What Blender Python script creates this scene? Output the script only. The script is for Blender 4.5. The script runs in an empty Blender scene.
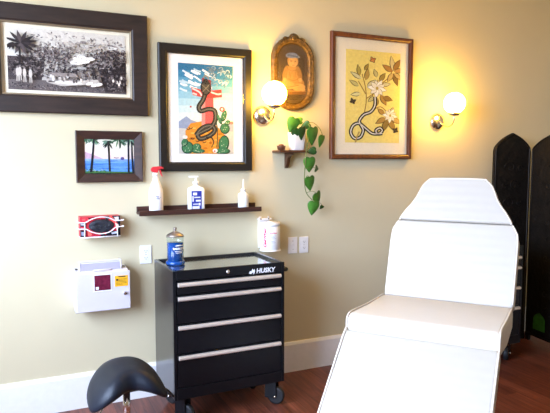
import bpy, bmesh, math, random
from mathutils import Vector, Matrix, Euler
random.seed(7)
C = bpy.context.scene.collection
PI = math.pi
D = 3.55            # distance from camera to the picture wall (m)
CAM_H = 1.508

# ------------------------------------------------------------------ materials
def lin(hexs):
    v = [int(hexs[i:i+2], 16)/255 for i in (0, 2, 4)]
    return tuple((c/12.92 if c <= .04045 else ((c+.055)/1.055)**2.4) for c in v)+(1,)

def base_mat(name, col, rough=.5, metal=0., vary=.06, scale=30., bump=0., bscale=80., coat=0., spec=.5):
    m = bpy.data.materials.new(name); m.use_nodes = True
    nt = m.node_tree; b = nt.nodes['Principled BSDF']
    c = lin(col) if isinstance(col, str) else tuple(col)+(1,)
    b.inputs['Roughness'].default_value = rough; b.inputs['Metallic'].default_value = metal
    b.inputs['Coat Weight'].default_value = coat; b.inputs['Specular IOR Level'].default_value = spec
    tc = nt.nodes.new('ShaderNodeTexCoord'); n = nt.nodes.new('ShaderNodeTexNoise')
    n.inputs['Scale'].default_value = scale; n.inputs['Detail'].default_value = 4
    nt.links.new(tc.outputs['Object'], n.inputs['Vector'])
    r = nt.nodes.new('ShaderNodeValToRGB')
    r.color_ramp.elements[0].position = .3; r.color_ramp.elements[1].position = .7
    r.color_ramp.elements[0].color = tuple(max(0, x*(1-vary)) for x in c[:3])+(1,)
    r.color_ramp.elements[1].color = tuple(min(1, x*(1+vary)) for x in c[:3])+(1,)
    nt.links.new(n.outputs['Fac'], r.inputs['Fac']); nt.links.new(r.outputs['Color'], b.inputs['Base Color'])
    if bump:
        n2 = nt.nodes.new('ShaderNodeTexNoise'); n2.inputs['Scale'].default_value = bscale; n2.inputs['Detail'].default_value = 3
        nt.links.new(tc.outputs['Object'], n2.inputs['Vector'])
        bp = nt.nodes.new('ShaderNodeBump'); bp.inputs['Strength'].default_value = bump; bp.inputs['Distance'].default_value = .01
        nt.links.new(n2.outputs['Fac'], bp.inputs['Height']); nt.links.new(bp.outputs['Normal'], b.inputs['Normal'])
    return m

def wood_mat(name, c0, c1, rough=.4, scale=6., stretch=(1, 12, 12)):
    m = base_mat(name, c0, rough)
    nt = m.node_tree; n = [x for x in nt.nodes if x.type == 'TEX_NOISE'][0]
    tc = [x for x in nt.nodes if x.type == 'TEX_COORD'][0]
    mp = nt.nodes.new('ShaderNodeMapping'); mp.inputs['Scale'].default_value = stretch
    nt.links.new(tc.outputs['Object'], mp.inputs['Vector']); nt.links.new(mp.outputs['Vector'], n.inputs['Vector'])
    n.inputs['Scale'].default_value = scale; n.inputs['Distortion'].default_value = .6
    r = [x for x in nt.nodes if x.type == 'VALTORGB'][0]
    r.color_ramp.elements[0].color = lin(c0); r.color_ramp.elements[1].color = lin(c1)
    return m

def glass_mat(name, tint=(1, 1, 1), ior=1.5, base=0.):
    m = bpy.data.materials.new(name); m.use_nodes = True
    nt = m.node_tree; nt.nodes.clear()
    o = nt.nodes.new('ShaderNodeOutputMaterial'); mx = nt.nodes.new('ShaderNodeMixShader')
    t = nt.nodes.new('ShaderNodeBsdfTransparent'); t.inputs['Color'].default_value = tuple(tint)+(1,)
    g = nt.nodes.new('ShaderNodeBsdfGlossy'); g.inputs['Roughness'].default_value = .03
    lw = nt.nodes.new('ShaderNodeLayerWeight'); lw.inputs['Blend'].default_value = .5      # facing = 1-|cos|
    pw = nt.nodes.new('ShaderNodeMath'); pw.operation = 'POWER'; pw.inputs[1].default_value = 5
    ma = nt.nodes.new('ShaderNodeMath'); ma.operation = 'MULTIPLY_ADD'; f0 = ((ior-1)/(ior+1))**2
    ma.inputs[1].default_value = 1-f0; ma.inputs[2].default_value = f0
    nt.links.new(lw.outputs['Facing'], pw.inputs[0]); nt.links.new(pw.outputs[0], ma.inputs[0]); nt.links.new(ma.outputs[0], mx.inputs['Fac'])
    nt.links.new(t.outputs[0], mx.inputs[1]); nt.links.new(g.outputs[0], mx.inputs[2])
    nt.links.new(mx.outputs[0], o.inputs['Surface'])
    return m

def emit_mat(name, col, strength):
    m = bpy.data.materials.new(name); m.use_nodes = True
    b = m.node_tree.nodes['Principled BSDF']
    b.inputs['Base Color'].default_value = (.9, .88, .82, 1); b.inputs['Roughness'].default_value = .15
    b.inputs['Emission Color'].default_value = tuple(col)+(1,); b.inputs['Emission Strength'].default_value = strength
    return m

_paint = {}
def paint(hexs):
    if hexs not in _paint:
        _paint[hexs] = base_mat('ink_'+hexs, hexs, .75, vary=.08, scale=60, spec=.2)
    return _paint[hexs]

M = {}
M['wall'] = base_mat('wall_paint', (.65, .575, .38), .75, vary=.02, scale=2, bump=.06, bscale=160, spec=.25)
M['ceiling'] = base_mat('ceiling_paint', (.88, .86, .8), .8, vary=.02)
M['trim'] = base_mat('white_trim_paint', (.86, .85, .83), .35, vary=.02)
M['darkframe'] = wood_mat('dark_brown_frame_wood', '1d1411', '33241e', .5, 5, (1, 6, 6))
M['palmframe'] = wood_mat('brown_frame_wood', '2a1915', '43291f', .5, 6, (1, 6, 6))
M['blackframe'] = wood_mat('black_frame_wood', '0c0a09', '191614', .5, 6, (1, 6, 6))
M['redframe'] = wood_mat('red_brown_frame_wood', '4a2411', '73401f', .4, 6, (6, 6, 1))
M['gilt'] = base_mat('gilded_wood', '6b5026', .42, .3, vary=.6, scale=45, bump=.8, bscale=70)
M['gold_lip'] = base_mat('dull_gold_lip', '8f8068', .4, .5)
M['mat_white'] = base_mat('mat_board_white', 'f4f1ea', .85, vary=.01)
M['mat_cream'] = base_mat('mat_board_cream', 'f2e8cf', .85, vary=.02)
M['walnut'] = wood_mat('walnut_shelf', '2a1611', '4c2a20', .45, 6, (1, 10, 10))
M['shelf_brown'] = wood_mat('brown_bracket_wood', '38200f', '5c3720', .4, 8, (1, 8, 8))
M['plastic_white'] = base_mat('white_plastic', (.86, .85, .84), .35, vary=.01)
M['plastic_clear'] = base_mat('milky_plastic', (.84, .86, .86), .25, vary=.03)
M['sharps'] = base_mat('cool_white_plastic', (.66, .62, .66), .35, vary=.015)
M['flap'] = base_mat('pale_lilac_flap', (.46, .43, .52), .25, vary=.02)
M['flap_white'] = base_mat('white_flap_edge', (.72, .69, .73), .3, vary=.02)
M['red_trigger'] = base_mat('red_plastic', 'd8343c', .35)
M['pink_ink'] = base_mat('pink_label_ink', 'd8365c', .5)
M['blue_label'] = base_mat('blue_label', '27389c', .4)
M['white_ink'] = base_mat('white_label_ink', 'eef0f4', .5, vary=.01)
M['grey_ink'] = base_mat('grey_label_ink', '8f93a8', .5)
M['blue_ink'] = base_mat('blue_pen_ink', '3b4a86', .5)
M['black_paint'] = base_mat('gloss_black_paint', (.005, .006, .008), .28, vary=.1, spec=.3)
M['black_side'] = base_mat('black_enamel_panel', (.012, .014, .017), .32, vary=.1, coat=.5)
M['liner'] = base_mat('glossy_top_liner', (.52, .53, .53), .12, .95, vary=.05)
M['alu'] = base_mat('brushed_aluminium', (.86, .76, .66), .36, .55, vary=.05)
M['chrome'] = base_mat('chrome', (.85, .85, .85), .12, 1.)
M['nickel'] = base_mat('brushed_nickel', (.62, .57, .5), .24, 1., vary=.1)
M['rubber'] = base_mat('black_rubber', (.012, .013, .015), .55, vary=.2)
M['hub'] = base_mat('dark_hub', (.025, .027, .03), .45)
M['vinyl_black'] = base_mat('black_vinyl', (.008, .011, .018), .42, vary=.2, spec=.28, scale=12, bump=.05, bscale=250)
M['vinyl_white'] = base_mat('white_vinyl', (.68, .62, .53), .42, vary=.01, bump=.02, bscale=200)
M['piping'] = base_mat('white_vinyl_piping', (.72, .65, .55), .4, vary=.02)
M['bed_base'] = base_mat('white_enamel', (.78, .77, .76), .35)
M['screen'] = base_mat('black_carved_wood', '0f0c09', .5, vary=.6, scale=14, bump=.8, bscale=26, spec=.3)
M['screen_rim'] = base_mat('black_screen_rim', '100d0a', .45, vary=.3, scale=20, spec=.3)
M['green'] = base_mat('dark_green_paint', '2c6a1c', .6, vary=.3, scale=30)
M['pot'] = base_mat('white_ceramic', (.85, .84, .82), .25, vary=.01)
M['soil'] = base_mat('potting_soil', (.03, .02, .013), .9, vary=.5, scale=60)
M['stem'] = base_mat('green_stem', '5b6b2a', .5)
M['brown_dish'] = base_mat('brown_wood_dish', '5a3420', .4, vary=.3)
M['red_box'] = base_mat('red_box_print', 'c32b3a', .5, vary=.25, scale=25)
M['black_box'] = base_mat('black_box_print', '16161c', .5)
M['glove'] = base_mat('black_nitrile', '22242c', .45, vary=.5, scale=40, bump=.5, bscale=60)
M['wire_white'] = base_mat('white_coated_wire', (.86, .86, .87), .35, vary=.01)
M['smoke_red'] = base_mat('dark_red_window', '6a2038', .15, vary=.25, scale=60)
M['yellow_label'] = base_mat('yellow_warning_label', 'f2b31e', .5, vary=.04)
M['dark_slot'] = base_mat('dark_slot', '2a2623', .6)
M['black_knob'] = base_mat('dark_metal', '3a3634', .3, .9)
M['jar_lid'] = base_mat('steel_lid', 'a59a90', .38, .9, vary=.15)
M['glass'] = glass_mat('picture_glass', ior=1.28)
M['jar_glass'] = glass_mat('jar_glass', (.94, .97, .97), 1.45)
def liquid():
    m = base_mat('blue_liquid', '15509c', .08, vary=.3, scale=18)
    m.node_tree.nodes['Principled BSDF'].inputs['Transmission Weight'].default_value = .15
    return m
M['liquid'] = liquid()
def globe():
    m = emit_mat('lit_opal_globe', (1., .53, .05), 45.)
    return m
M['globe'] = globe()

def leaf_mat():
    m = base_mat('pothos_leaf', '3d7222', .42, vary=.45, scale=22)
    return m
M['leaf'] = leaf_mat()
M['leaf_dark'] = base_mat('dark_leaf', '264c1c', .42, vary=.4, scale=25)

def floor_mat():
    m = bpy.data.materials.new('red_brown_plank_floor'); m.use_nodes = True
    nt = m.node_tree; b = nt.nodes['Principled BSDF']; L = nt.links.new
    tc = nt.nodes.new('ShaderNodeTexCoord')
    mp = nt.nodes.new('ShaderNodeMapping'); mp.inputs['Rotation'].default_value = (0, 0, PI/2)
    L(tc.outputs['Object'], mp.inputs['Vector'])
    br = nt.nodes.new('ShaderNodeTexBrick'); br.offset = .37; br.squash = 1
    br.inputs['Scale'].default_value = 1; br.inputs['Brick Width'].default_value = 1.3; br.inputs['Row Height'].default_value = .105
    br.inputs['Mortar Size'].default_value = .0016; br.inputs['Mortar Smooth'].default_value = .1
    br.inputs['Color1'].default_value = (.22, .066, .036, 1); br.inputs['Color2'].default_value = (.125, .035, .02, 1)
    br.inputs['Mortar'].default_value = (.03, .01, .006, 1); br.inputs['Bias'].default_value = 0
    L(mp.outputs['Vector'], br.inputs['Vector'])
    mp2 = nt.nodes.new('ShaderNodeMapping'); mp2.inputs['Scale'].default_value = (22, 1.6, 1)
    L(tc.outputs['Object'], mp2.inputs['Vector'])
    n = nt.nodes.new('ShaderNodeTexNoise'); n.inputs['Scale'].default_value = 2.2; n.inputs['Detail'].default_value = 6; n.inputs['Distortion'].default_value = .8
    L(mp2.outputs['Vector'], n.inputs['Vector'])
    r = nt.nodes.new('ShaderNodeValToRGB'); r.color_ramp.elements[0].position = .3; r.color_ramp.elements[1].position = .75
    r.color_ramp.elements[0].color = (.45, .4, .38, 1); r.color_ramp.elements[1].color = (1.35, 1.3, 1.25, 1)
    L(n.outputs['Fac'], r.inputs['Fac'])
    mx = nt.nodes.new('ShaderNodeMix'); mx.data_type = 'RGBA'; mx.blend_type = 'MULTIPLY'; mx.inputs['Factor'].default_value = 1
    L(br.outputs['Color'], mx.inputs['A']); L(r.outputs['Color'], mx.inputs['B'])
    L(mx.outputs['Result'], b.inputs['Base Color'])
    b.inputs['Roughness'].default_value = .34; b.inputs['Specular IOR Level'].default_value = .4
    bp = nt.nodes.new('ShaderNodeBump'); bp.inputs['Strength'].default_value = .15; bp.inputs['Distance'].default_value = .004
    L(br.outputs['Fac'], bp.inputs['Height']); bp.invert = True
    L(bp.outputs['Normal'], b.inputs['Normal'])
    return m
M['floor'] = floor_mat()

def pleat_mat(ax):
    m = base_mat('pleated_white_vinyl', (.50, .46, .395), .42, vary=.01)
    nt = m.node_tree; b = nt.nodes['Principled BSDF']
    tc = [x for x in nt.nodes if x.type == 'TEX_COORD'][0]
    w = nt.nodes.new('ShaderNodeTexWave'); w.wave_type = 'BANDS'; w.bands_direction = ax; w.wave_profile = 'SIN'
    w.inputs['Scale'].default_value = 7; w.inputs['Distortion'].default_value = 1.6; w.inputs['Detail'].default_value = 2; w.inputs['Detail Scale'].default_value = .6
    nt.links.new(tc.outputs['Object'], w.inputs['Vector'])
    bp = nt.nodes.new('ShaderNodeBump'); bp.inputs['Strength'].default_value = .12; bp.inputs['Distance'].default_value = .005
    nt.links.new(w.outputs['Fac'], bp.inputs['Height']); nt.links.new(bp.outputs['Normal'], b.inputs['Normal'])
    return m
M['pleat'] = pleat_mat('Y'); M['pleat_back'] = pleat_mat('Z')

# ------------------------------------------------------------------ mesh helpers
class MB:
    def __init__(s): s.bm = bmesh.new(); s.mats = []
    def mi(s, m):
        if m not in s.mats: s.mats.append(m)
        return s.mats.index(m)
    def _face(s, vs, smooth=False, mi=0):
        try:
            f = s.bm.faces.new(vs); f.smooth = smooth; f.material_index = mi; return f
        except ValueError: return None
    def box(s, x0, x1, y0, y1, z0, z1, T=None, mi=0):
        vs = [Vector((x, y, z)) for x in (x0, x1) for y in (y0, y1) for z in (z0, z1)]
        if T is not None: vs = [T @ v for v in vs]
        v = [s.bm.verts.new(p) for p in vs]
        for q in ((0, 1, 3, 2), (4, 6, 7, 5), (0, 4, 5, 1), (2, 3, 7, 6), (0, 2, 6, 4), (1, 5, 7, 3)):
            s._face([v[i] for i in q], False, mi)
        return s
    def rings(s, rings, smooth=True, cap=True, mi=0, closed=True):
        R = [[s.bm.verts.new(p) for p in r] for r in rings]
        for a, b in zip(R, R[1:]):
            n = len(a)
            for i in range(n if closed else n-1):
                j = (i+1) % n
                s._face([a[i], a[j], b[j], b[i]], smooth, mi)
        if cap:
            s._face(list(reversed(R[0])), False, mi); s._face(R[-1], False, mi)
        return s
    def lathe(s, prof, c=(0, 0, 0), seg=28, T=None, smooth=True, mi=0):
        c = Vector(c)
        rr = []
        for r, z in prof:
            ring = [Vector((max(r, 1e-5)*math.cos(2*PI*i/seg), max(r, 1e-5)*math.sin(2*PI*i/seg), z))+c for i in range(seg)]
            if T is not None: ring = [T @ p for p in ring]
            rr.append(ring)
        return s.rings(rr, smooth, True, mi)
    def tube(s, pts, r, seg=8, mi=0, r1=None):
        pts = [Vector(p) for p in pts]; rr = []
        up = None
        for i, p in enumerate(pts):
            d = (pts[min(i+1, len(pts)-1)]-pts[max(i-1, 0)]).normalized()
            if up is None:
                up = Vector((0, 0, 1)) if abs(d.z) < .9 else Vector((1, 0, 0))
            a = d.cross(up).normalized(); b = a.cross(d).normalized(); up = b
            q = r if r1 is None else r+(r1-r)*i/max(1, len(pts)-1)
            rr.append([p+a*q*math.cos(2*PI*k/seg)+b*q*math.sin(2*PI*k/seg) for k in range(seg)])
        return s.rings(rr, True, True, mi)
    def prism(s, poly, y0, y1, T=None, mi=0, smooth=False):   # poly in (x, z), extruded in y
        a = [Vector((x, y0, z)) for x, z in poly]; b = [Vector((x, y1, z)) for x, z in poly]
        if T is not None: a = [T @ p for p in a]; b = [T @ p for p in b]
        A = [s.bm.verts.new(p) for p in a]; B = [s.bm.verts.new(p) for p in b]
        n = len(A)
        s._face(A, False, mi); s._face(list(reversed(B)), False, mi)
        for i in range(n): s._face([A[i], B[i], B[(i+1) % n], A[(i+1) % n]], smooth, mi)
        return s
    def sphere(s, c, r, seg=24, sc=(1, 1, 1), mi=0):
        n = seg//2; c = Vector(c)
        rr = []
        for j in range(1, n):
            th = PI*j/n
            rr.append([c+Vector((r*sc[0]*math.sin(th)*math.cos(2*PI*i/seg), r*sc[1]*math.sin(th)*math.sin(2*PI*i/seg), -r*sc[2]*math.cos(th))) for i in range(seg)])
        R = [[s.bm.verts.new(p) for p in r_] for r_ in rr]
        for a, b in zip(R, R[1:]):
            for i in range(seg): s._face([a[i], a[(i+1) % seg], b[(i+1) % seg], b[i]], True, mi)
        bt = s.bm.verts.new(c-Vector((0, 0, r*sc[2]))); tp = s.bm.verts.new(c+Vector((0, 0, r*sc[2])))
        for i in range(seg):
            s._face([bt, R[0][(i+1) % seg], R[0][i]], True, mi); s._face([tp, R[-1][i], R[-1][(i+1) % seg]], True, mi)
        return s
    def build(s, name, m, parent=None, bevel=0, seg=2, smooth=False, subsurf=0, recalc=True):
        if recalc: bmesh.ops.recalc_face_normals(s.bm, faces=s.bm.faces)
        me = bpy.data.meshes.new(name); s.bm.to_mesh(me); s.bm.free()
        if s.mats:
            for q in s.mats: me.materials.append(q)
        else: me.materials.append(m)
        o = bpy.data.objects.new(name, me); C.objects.link(o)
        if parent is not None: o.parent = parent
        if bevel:
            b = o.modifiers.new('bevel', 'BEVEL'); b.width = bevel; b.segments = seg; b.limit_method = 'ANGLE'; b.angle_limit = math.radians(35)
            b.harden_normals = True
            for f in me.polygons: f.use_smooth = True
        if subsurf:
            q = o.modifiers.new('sub', 'SUBSURF'); q.levels = subsurf; q.render_levels = subsurf
            for f in me.polygons: f.use_smooth = True
        if smooth:
            for f in me.polygons: f.use_smooth = True
        return o

def thing(name, label, cat, loc=(0, 0, 0), rz=0., group=None):
    o = bpy.data.objects.new(name, None); C.objects.link(o)
    o.empty_display_size = .05
    o.location = loc; o.rotation_euler = (0, 0, rz)
    o['label'] = label; o['category'] = cat
    if group: o['group'] = group
    return o
def struct(o): o['kind'] = 'structure'; return o

def cat_rom(pts, n=6):
    pts = [Vector(p) for p in pts]; out = []
    for i in range(len(pts)-1):
        p0 = pts[max(i-1, 0)]; p1 = pts[i]; p2 = pts[i+1]; p3 = pts[min(i+2, len(pts)-1)]
        for k in range(n):
            t = k/n
            out.append(.5*((2*p1)+(p2-p0)*t+(2*p0-5*p1+4*p2-p3)*t*t+(3*p1-p0-3*p2+p3)*t**3))
    out.append(pts[-1]); return out

# ------------------------------------------------------------------ room shell
X0, X1, Y0, Y1, H = -1.6, 4.75, -5.0, D, 3.1
b = MB(); b.box(X0-.1, X1+.1, Y0-.1, Y1+.1, -.1, 0); struct(b.build('floor', M['floor']))
b = MB(); b.box(X0-.1, X1+.1, Y0-.1, Y1+.1, H, H+.1); struct(b.build('ceiling', M['ceiling']))
b = MB(); b.box(X0-.1, X1+.1, Y1, Y1+.1, 0, H); struct(b.build('wall_back', M['wall']))
b = MB(); b.box(X1, X1+.1, Y0, Y1, 0, H); struct(b.build('wall_right', M['wall']))
WY0, WY1, WZ0, WZ1 = -.2, 2.85, 1.0, 2.95
b = MB()
b.box(X0-.1, X0, Y0, WY0, 0, H); b.box(X0-.1, X0, WY1, Y1, 0, H)
b.box(X0-.1, X0, WY0, WY1, 0, WZ0); b.box(X0-.1, X0, WY0, WY1, WZ1, H)
struct(b.build('wall_left', M['wall']))
b = MB(); b.box(X0-.1, X1+.1, Y0-.1, Y0, 0, H); struct(b.build('wall_front', M['wall']))
w = MB()
for y0, y1 in ((WY0, WY0+.06), (WY1-.06, WY1), ((WY0+WY1)/2-.03, (WY0+WY1)/2+.03)): w.box(X0-.08, X0-.02, y0, y1, WZ0, WZ1)
for z0, z1 in ((WZ0, WZ0+.06), (WZ1-.06, WZ1), (1.62, 1.66)): w.box(X0-.08, X0-.02, WY0, WY1, z0, z1)
struct(w.build('window_1', M['trim']))
def skirting(name, x0, x1, y0, y1, ax):
    b = MB()
    if ax == 'y':   # runs along x, face toward -y
        prof = [(Y1, 0), (Y1-.018, 0), (Y1-.018, .195), (Y1-.012, .208), (Y1-.008, .215), (Y1, .215)]
        b.rings([[Vector((x, y, z)) for y, z in prof] for x in (x0, x1)], smooth=False)
    else:
        s = 1 if ax == 'x-' else -1
        prof = [(x0, 0), (x0-s*.018, 0), (x0-s*.018, .195), (x0-s*.012, .208), (x0-s*.008, .215), (x0, .215)]
        b.rings([[Vector((x, y, z)) for x, z in prof] for y in (y0, y1)], smooth=False)
    return struct(b.build(name, M['trim']))
skirting('baseboard_back', X0, X1, 0, 0, 'y')
skirting('baseboard_right', X1, 0, Y0, Y1-.02, 'x-')
skirting('baseboard_left', X0, 0, Y0, Y1-.02, 'x+')

# ------------------------------------------------------------------ pictures
class Pic:
    """flat print: coloured shapes laid one over the other, coordinates in pixels of a box u0..u1, v0..v1 (v downward)"""
    def __init__(s, box, W, Hh):
        s.u0, s.v0, s.u1, s.v1 = box; s.W = W; s.H = Hh; s.bm = MB(); s.k = 0
    def P(s, u, v, y):
        u = min(max(u, s.u0), s.u1); v = min(max(v, s.v0), s.v1)
        return Vector(((u-s.u0)/(s.u1-s.u0)*s.W-s.W/2, y, s.H/2-(v-s.v0)/(s.v1-s.v0)*s.H))
    def poly(s, pts, col):
        s.k += 1; y = -.0011-.000012*s.k
        q = [s.P(u, v, y) for u, v in pts]
        out = []
        for a in q:
            if not out or (a-out[-1]).length > 1e-6: out.append(a)
        if len(out) > 2 and (out[0]-out[-1]).length < 1e-6: out.pop()
        if len(out) < 3: return
        ar = sum(a.x*b.z-b.x*a.z for a, b in zip(out, out[1:]+out[:1]))
        if ar < 0: out.reverse()
        s.bm._face([s.bm.bm.verts.new(a) for a in out], False, s.bm.mi(col if not isinstance(col, str) else paint(col)))
    def ell(s, u, v, a, b_, col, rot=0, n=14):
        c, t = math.cos(math.radians(rot)), math.sin(math.radians(rot))
        s.poly([(u+a*math.cos(2*PI*i/n)*c-b_*math.sin(2*PI*i/n)*t, v+a*math.cos(2*PI*i/n)*t+b_*math.sin(2*PI*i/n)*c) for i in range(n)], col)
    def leaf(s, u, v, L, w, rot, col, n=5):   # starts at u,v and points along rot
        c, t = math.cos(math.radians(rot)), math.sin(math.radians(rot))
        top = [(L*i/n, w*math.sin(PI*(i/n)**.8)) for i in range(n+1)]
        pts = top+[(x, -y) for x, y in reversed(top[1:-1])]
        s.poly([(u+x*c-y*t, v+x*t+y*c) for x, y in pts], col)
    def stroke(s, pts, wd, col, n=5, w1=None):
        q = cat_rom([(p[0], p[1], 0) for p in pts], n) if len(pts) > 2 else [Vector((p[0], p[1], 0)) for p in pts]
        s.k += 1; y = -.0011-.000012*s.k; m = s.bm.mi(col if not isinstance(col, str) else paint(col)); prev = None
        for i, p in enumerate(q):
            d = q[min(i+1, len(q)-1)]-q[max(i-1, 0)]
            d = d.normalized() if d.length > 0 else Vector((1, 0, 0)); nrm = Vector((-d.y, d.x, 0))
            h = (wd if w1 is None else wd+(w1-wd)*i/(len(q)-1))/2
            a = s.bm.bm.verts.new(s.P(p.x+nrm.x*h, p.y+nrm.y*h, y)); b_ = s.bm.bm.verts.new(s.P(p.x-nrm.x*h, p.y-nrm.y*h, y))
            if prev: s.bm._face([prev[0], prev[1], b_, a], False, m)
            prev = (a, b_)
    def build(s, name, parent, loc):
        # backing sheet
        s.bm.box(-s.W/2, s.W/2, -.001, .0005, -s.H/2, s.H/2, mi=s.bm.mi(paint('d8d4cc')))
        o = s.bm.build(name, None, parent, recalc=False); o.location = loc
        return o

def ring_pts(shape, W, Hh, inset, y, n=14):
    a, c = W/2-inset, Hh/2-inset
    if shape == 'rect':
        return [Vector((-a, y, -c)), Vector((a, y, -c)), Vector((a, y, c)), Vector((-a, y, c))]
    r = min(a, shape-inset) ; pts = []
    for cx, cz, t0 in ((a-r, -c+r, -PI/2), (a-r, c-r, 0), (-a+r, c-r, PI/2), (-a+r, -c+r, PI)):
        for i in range(n): 
            t = t0+PI/2*i/(n-1)
            pts.append(Vector((cx+r*math.cos(t), cz*0+y, cz+r*math.sin(t))))
    return pts

def frame(parent, W, Hh, prof, m, shape='rect', name='frame'):
    """prof: (inset, height off the wall) from the outer back edge to the inner back edge"""
    b = MB()
    rr = [ring_pts(shape, W, Hh, i, -h) for i, h in prof]
    rr.append(rr[0])
    V = [[b.bm.verts.new(p) for p in r] for r in rr[:-1]]; V.append(V[0])
    for A, B in zip(V, V[1:]):
        n = len(A)
        for i in range(n): b._face([A[i], A[(i+1) % n], B[(i+1) % n], B[i]], shape != 'rect')
    return b.build(name, m, parent)

def picture(name, label, x0, x1, z0, z1, fw, depth, fm, cat='picture', lip=None, prof=None):
    W, Hh = x1-x0, z1-z0
    t = thing(name, label, cat, ((x0+x1)/2, D-.003, (z0+z1)/2))
    frame(t, W, Hh, prof or [(0, 0), (0, depth*.85), (.006, depth), (fw-.012, depth*.9), (fw-.006, depth*.75), (fw, depth*.72), (fw, 0)], fm)
    if lip:
        frame(t, W-2*fw+.002, Hh-2*fw+.002, [(0, .002), (0, depth*.8), (lip, depth*.7), (lip, .002)], M['gold_lip'], name='inner_lip')
    return t, W, Hh
def mat_board(t, W, Hh, fw, m):
    b = MB(); b.box(-W/2+fw-.003, W/2-fw+.003, -.0085, -.004, -Hh/2+fw-.003, Hh/2-fw+.003); return b.build('mat_board', m, t)
def pane(t, W, Hh, fw, y):
    b = MB(); b.box(-W/2+fw-.002, W/2-fw+.002, -y-.002, -y, -Hh/2+fw-.002, Hh/2-fw+.002); return b.build('glass', M['glass'], t)

# 1 --- large engraving
t, W, Hh = picture('framed_engraving', 'wide dark-brown framed black and white engraving of people under palm trees', -.128, .777, 1.771, 2.368, .099, .03, M['darkframe'], lip=.009)
mat_board(t, W, Hh, .1, M['mat_cream'])
g = Pic((20, 20, 440, 330), .645, .345)
g.poly([(20, 20), (440, 20), (440, 330), (20, 330)], 'c4bcb2')
rnd = random.Random(3)
g.poly([(20, 20), (440, 20), (440, 170), (20, 170)], 'd9d2c6')
ink = ['2b2526', '3b3334', '544a4a', '7a6f6c', '9c928c', '463d3e']
def foliage(cx, cy, rx, ry, n, cols, L=19):
    for i in range(int(n*1.9)):
        a = rnd.uniform(0, 2*PI); r = math.sqrt(rnd.random())
        g.leaf(cx+rx*r*math.cos(a), cy+ry*r*math.sin(a), rnd.uniform(.5, 1)*L, L*.16, rnd.uniform(0, 360), rnd.choice(cols), 3)
g.poly([(20, 165), (120, 165), (145, 200), (130, 300), (20, 310)], '4a4142')
g.poly([(20, 280), (440, 270), (440, 330), (20, 330)], '6d6361')
g.poly([(330, 180), (440, 160), (440, 320), (360, 325)], '3d3536')
foliage(250, 85, 190, 50, 110, ['a79d95', '8d837d', 'b8afa5', '6d6361', 'c9c1b6'])
foliage(170, 190, 90, 70, 150, ink[1:])
foliage(130, 140, 50, 30, 50, ink[2:])
foliage(200, 140, 60, 40, 70, ink[2:])
foliage(350, 170, 70, 60, 150, ink[:5])
foliage(400, 140, 60, 40, 90, ink[:4])
foliage(280, 100, 90, 30, 50, ['a79d95', '8d837d', 'b8afa5'])
foliage(75, 215, 55, 55, 70, ink[:4])
foliage(260, 245, 90, 25, 70, ink[:5])
foliage(400, 270, 40, 50, 80, ink[:4])
for a in (-160, -125, -100, -70, -40, -15, 10, 40, 75, 110, 150): g.leaf(66, 100, 62, 7, a, rnd.choice(ink[:3]))
for a in (150, 170, 195, 120): g.leaf(40, 100, 40, 5, a-60, ink[0])
g.ell(275, 165, 32, 20, 'f1ece2'); g.ell(255, 182, 24, 10, 'ece6db'); g.ell(300, 158, 22, 10, 'ece6db')
foliage(275, 165, 42, 30, 22, ['b8afa5', '9c928c'], 10)
g.stroke([(60, 120), (62, 160), (58, 220)], 7, ink[0]); g.stroke([(330, 290), (322, 240), (312, 200)], 6, ink[0]); g.stroke([(385, 300), (410, 240), (425, 190)], 8, ink[0])
g.stroke([(240, 216), (440, 222)], 4, ink[1]); g.stroke([(255, 216), (257, 270)], 5, ink[1]); g.stroke([(315, 218), (316, 268)], 4, ink[1])
g.poly([(160, 238), (250, 236), (262, 256), (150, 258)], '8d837d')
for u, v, a in ((52, 245, 8), (75, 248, 9), (95, 250, 8), (60, 240, 6)):
    g.ell(u, v, 6, 22, 'c9bfb4'); g.ell(u, v-25, 4, 5, '7a6f6c'); g.stroke([(u-2, v+18), (u-3, v+45)], 4, 'b5aba0'); g.stroke([(u+3, v+18), (u+4, v+45)], 4, 'b5aba0')
g.poly([(150, 290), (330, 262), (340, 285), (200, 305)], 'bdb4a9'); g.ell(225, 285, 50, 10, 'dad3c8')
for i in range(24):
    u = rnd.uniform(150, 420); v = rnd.uniform(245, 285)
    g.ell(u, v, 4, 9, rnd.choice(['d6cec3', 'b8aea3', 'e6dfd4', '5c5352'])); g.ell(u, v-10, 3, 3, rnd.choice(['5c5352', '8d837d']))
for u, v in ((300, 285), (335, 288), (318, 293)): g.ell(u, v, 14, 8, 'efe8dd', -25)
foliage(230, 315, 200, 12, 90, ink[:5], 9)
foliage(60, 310, 40, 12, 30, ink[:4], 9)
g.build('print', t, (.0, -.0095, .0))
pane(t, W, Hh, .1, .018)

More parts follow.
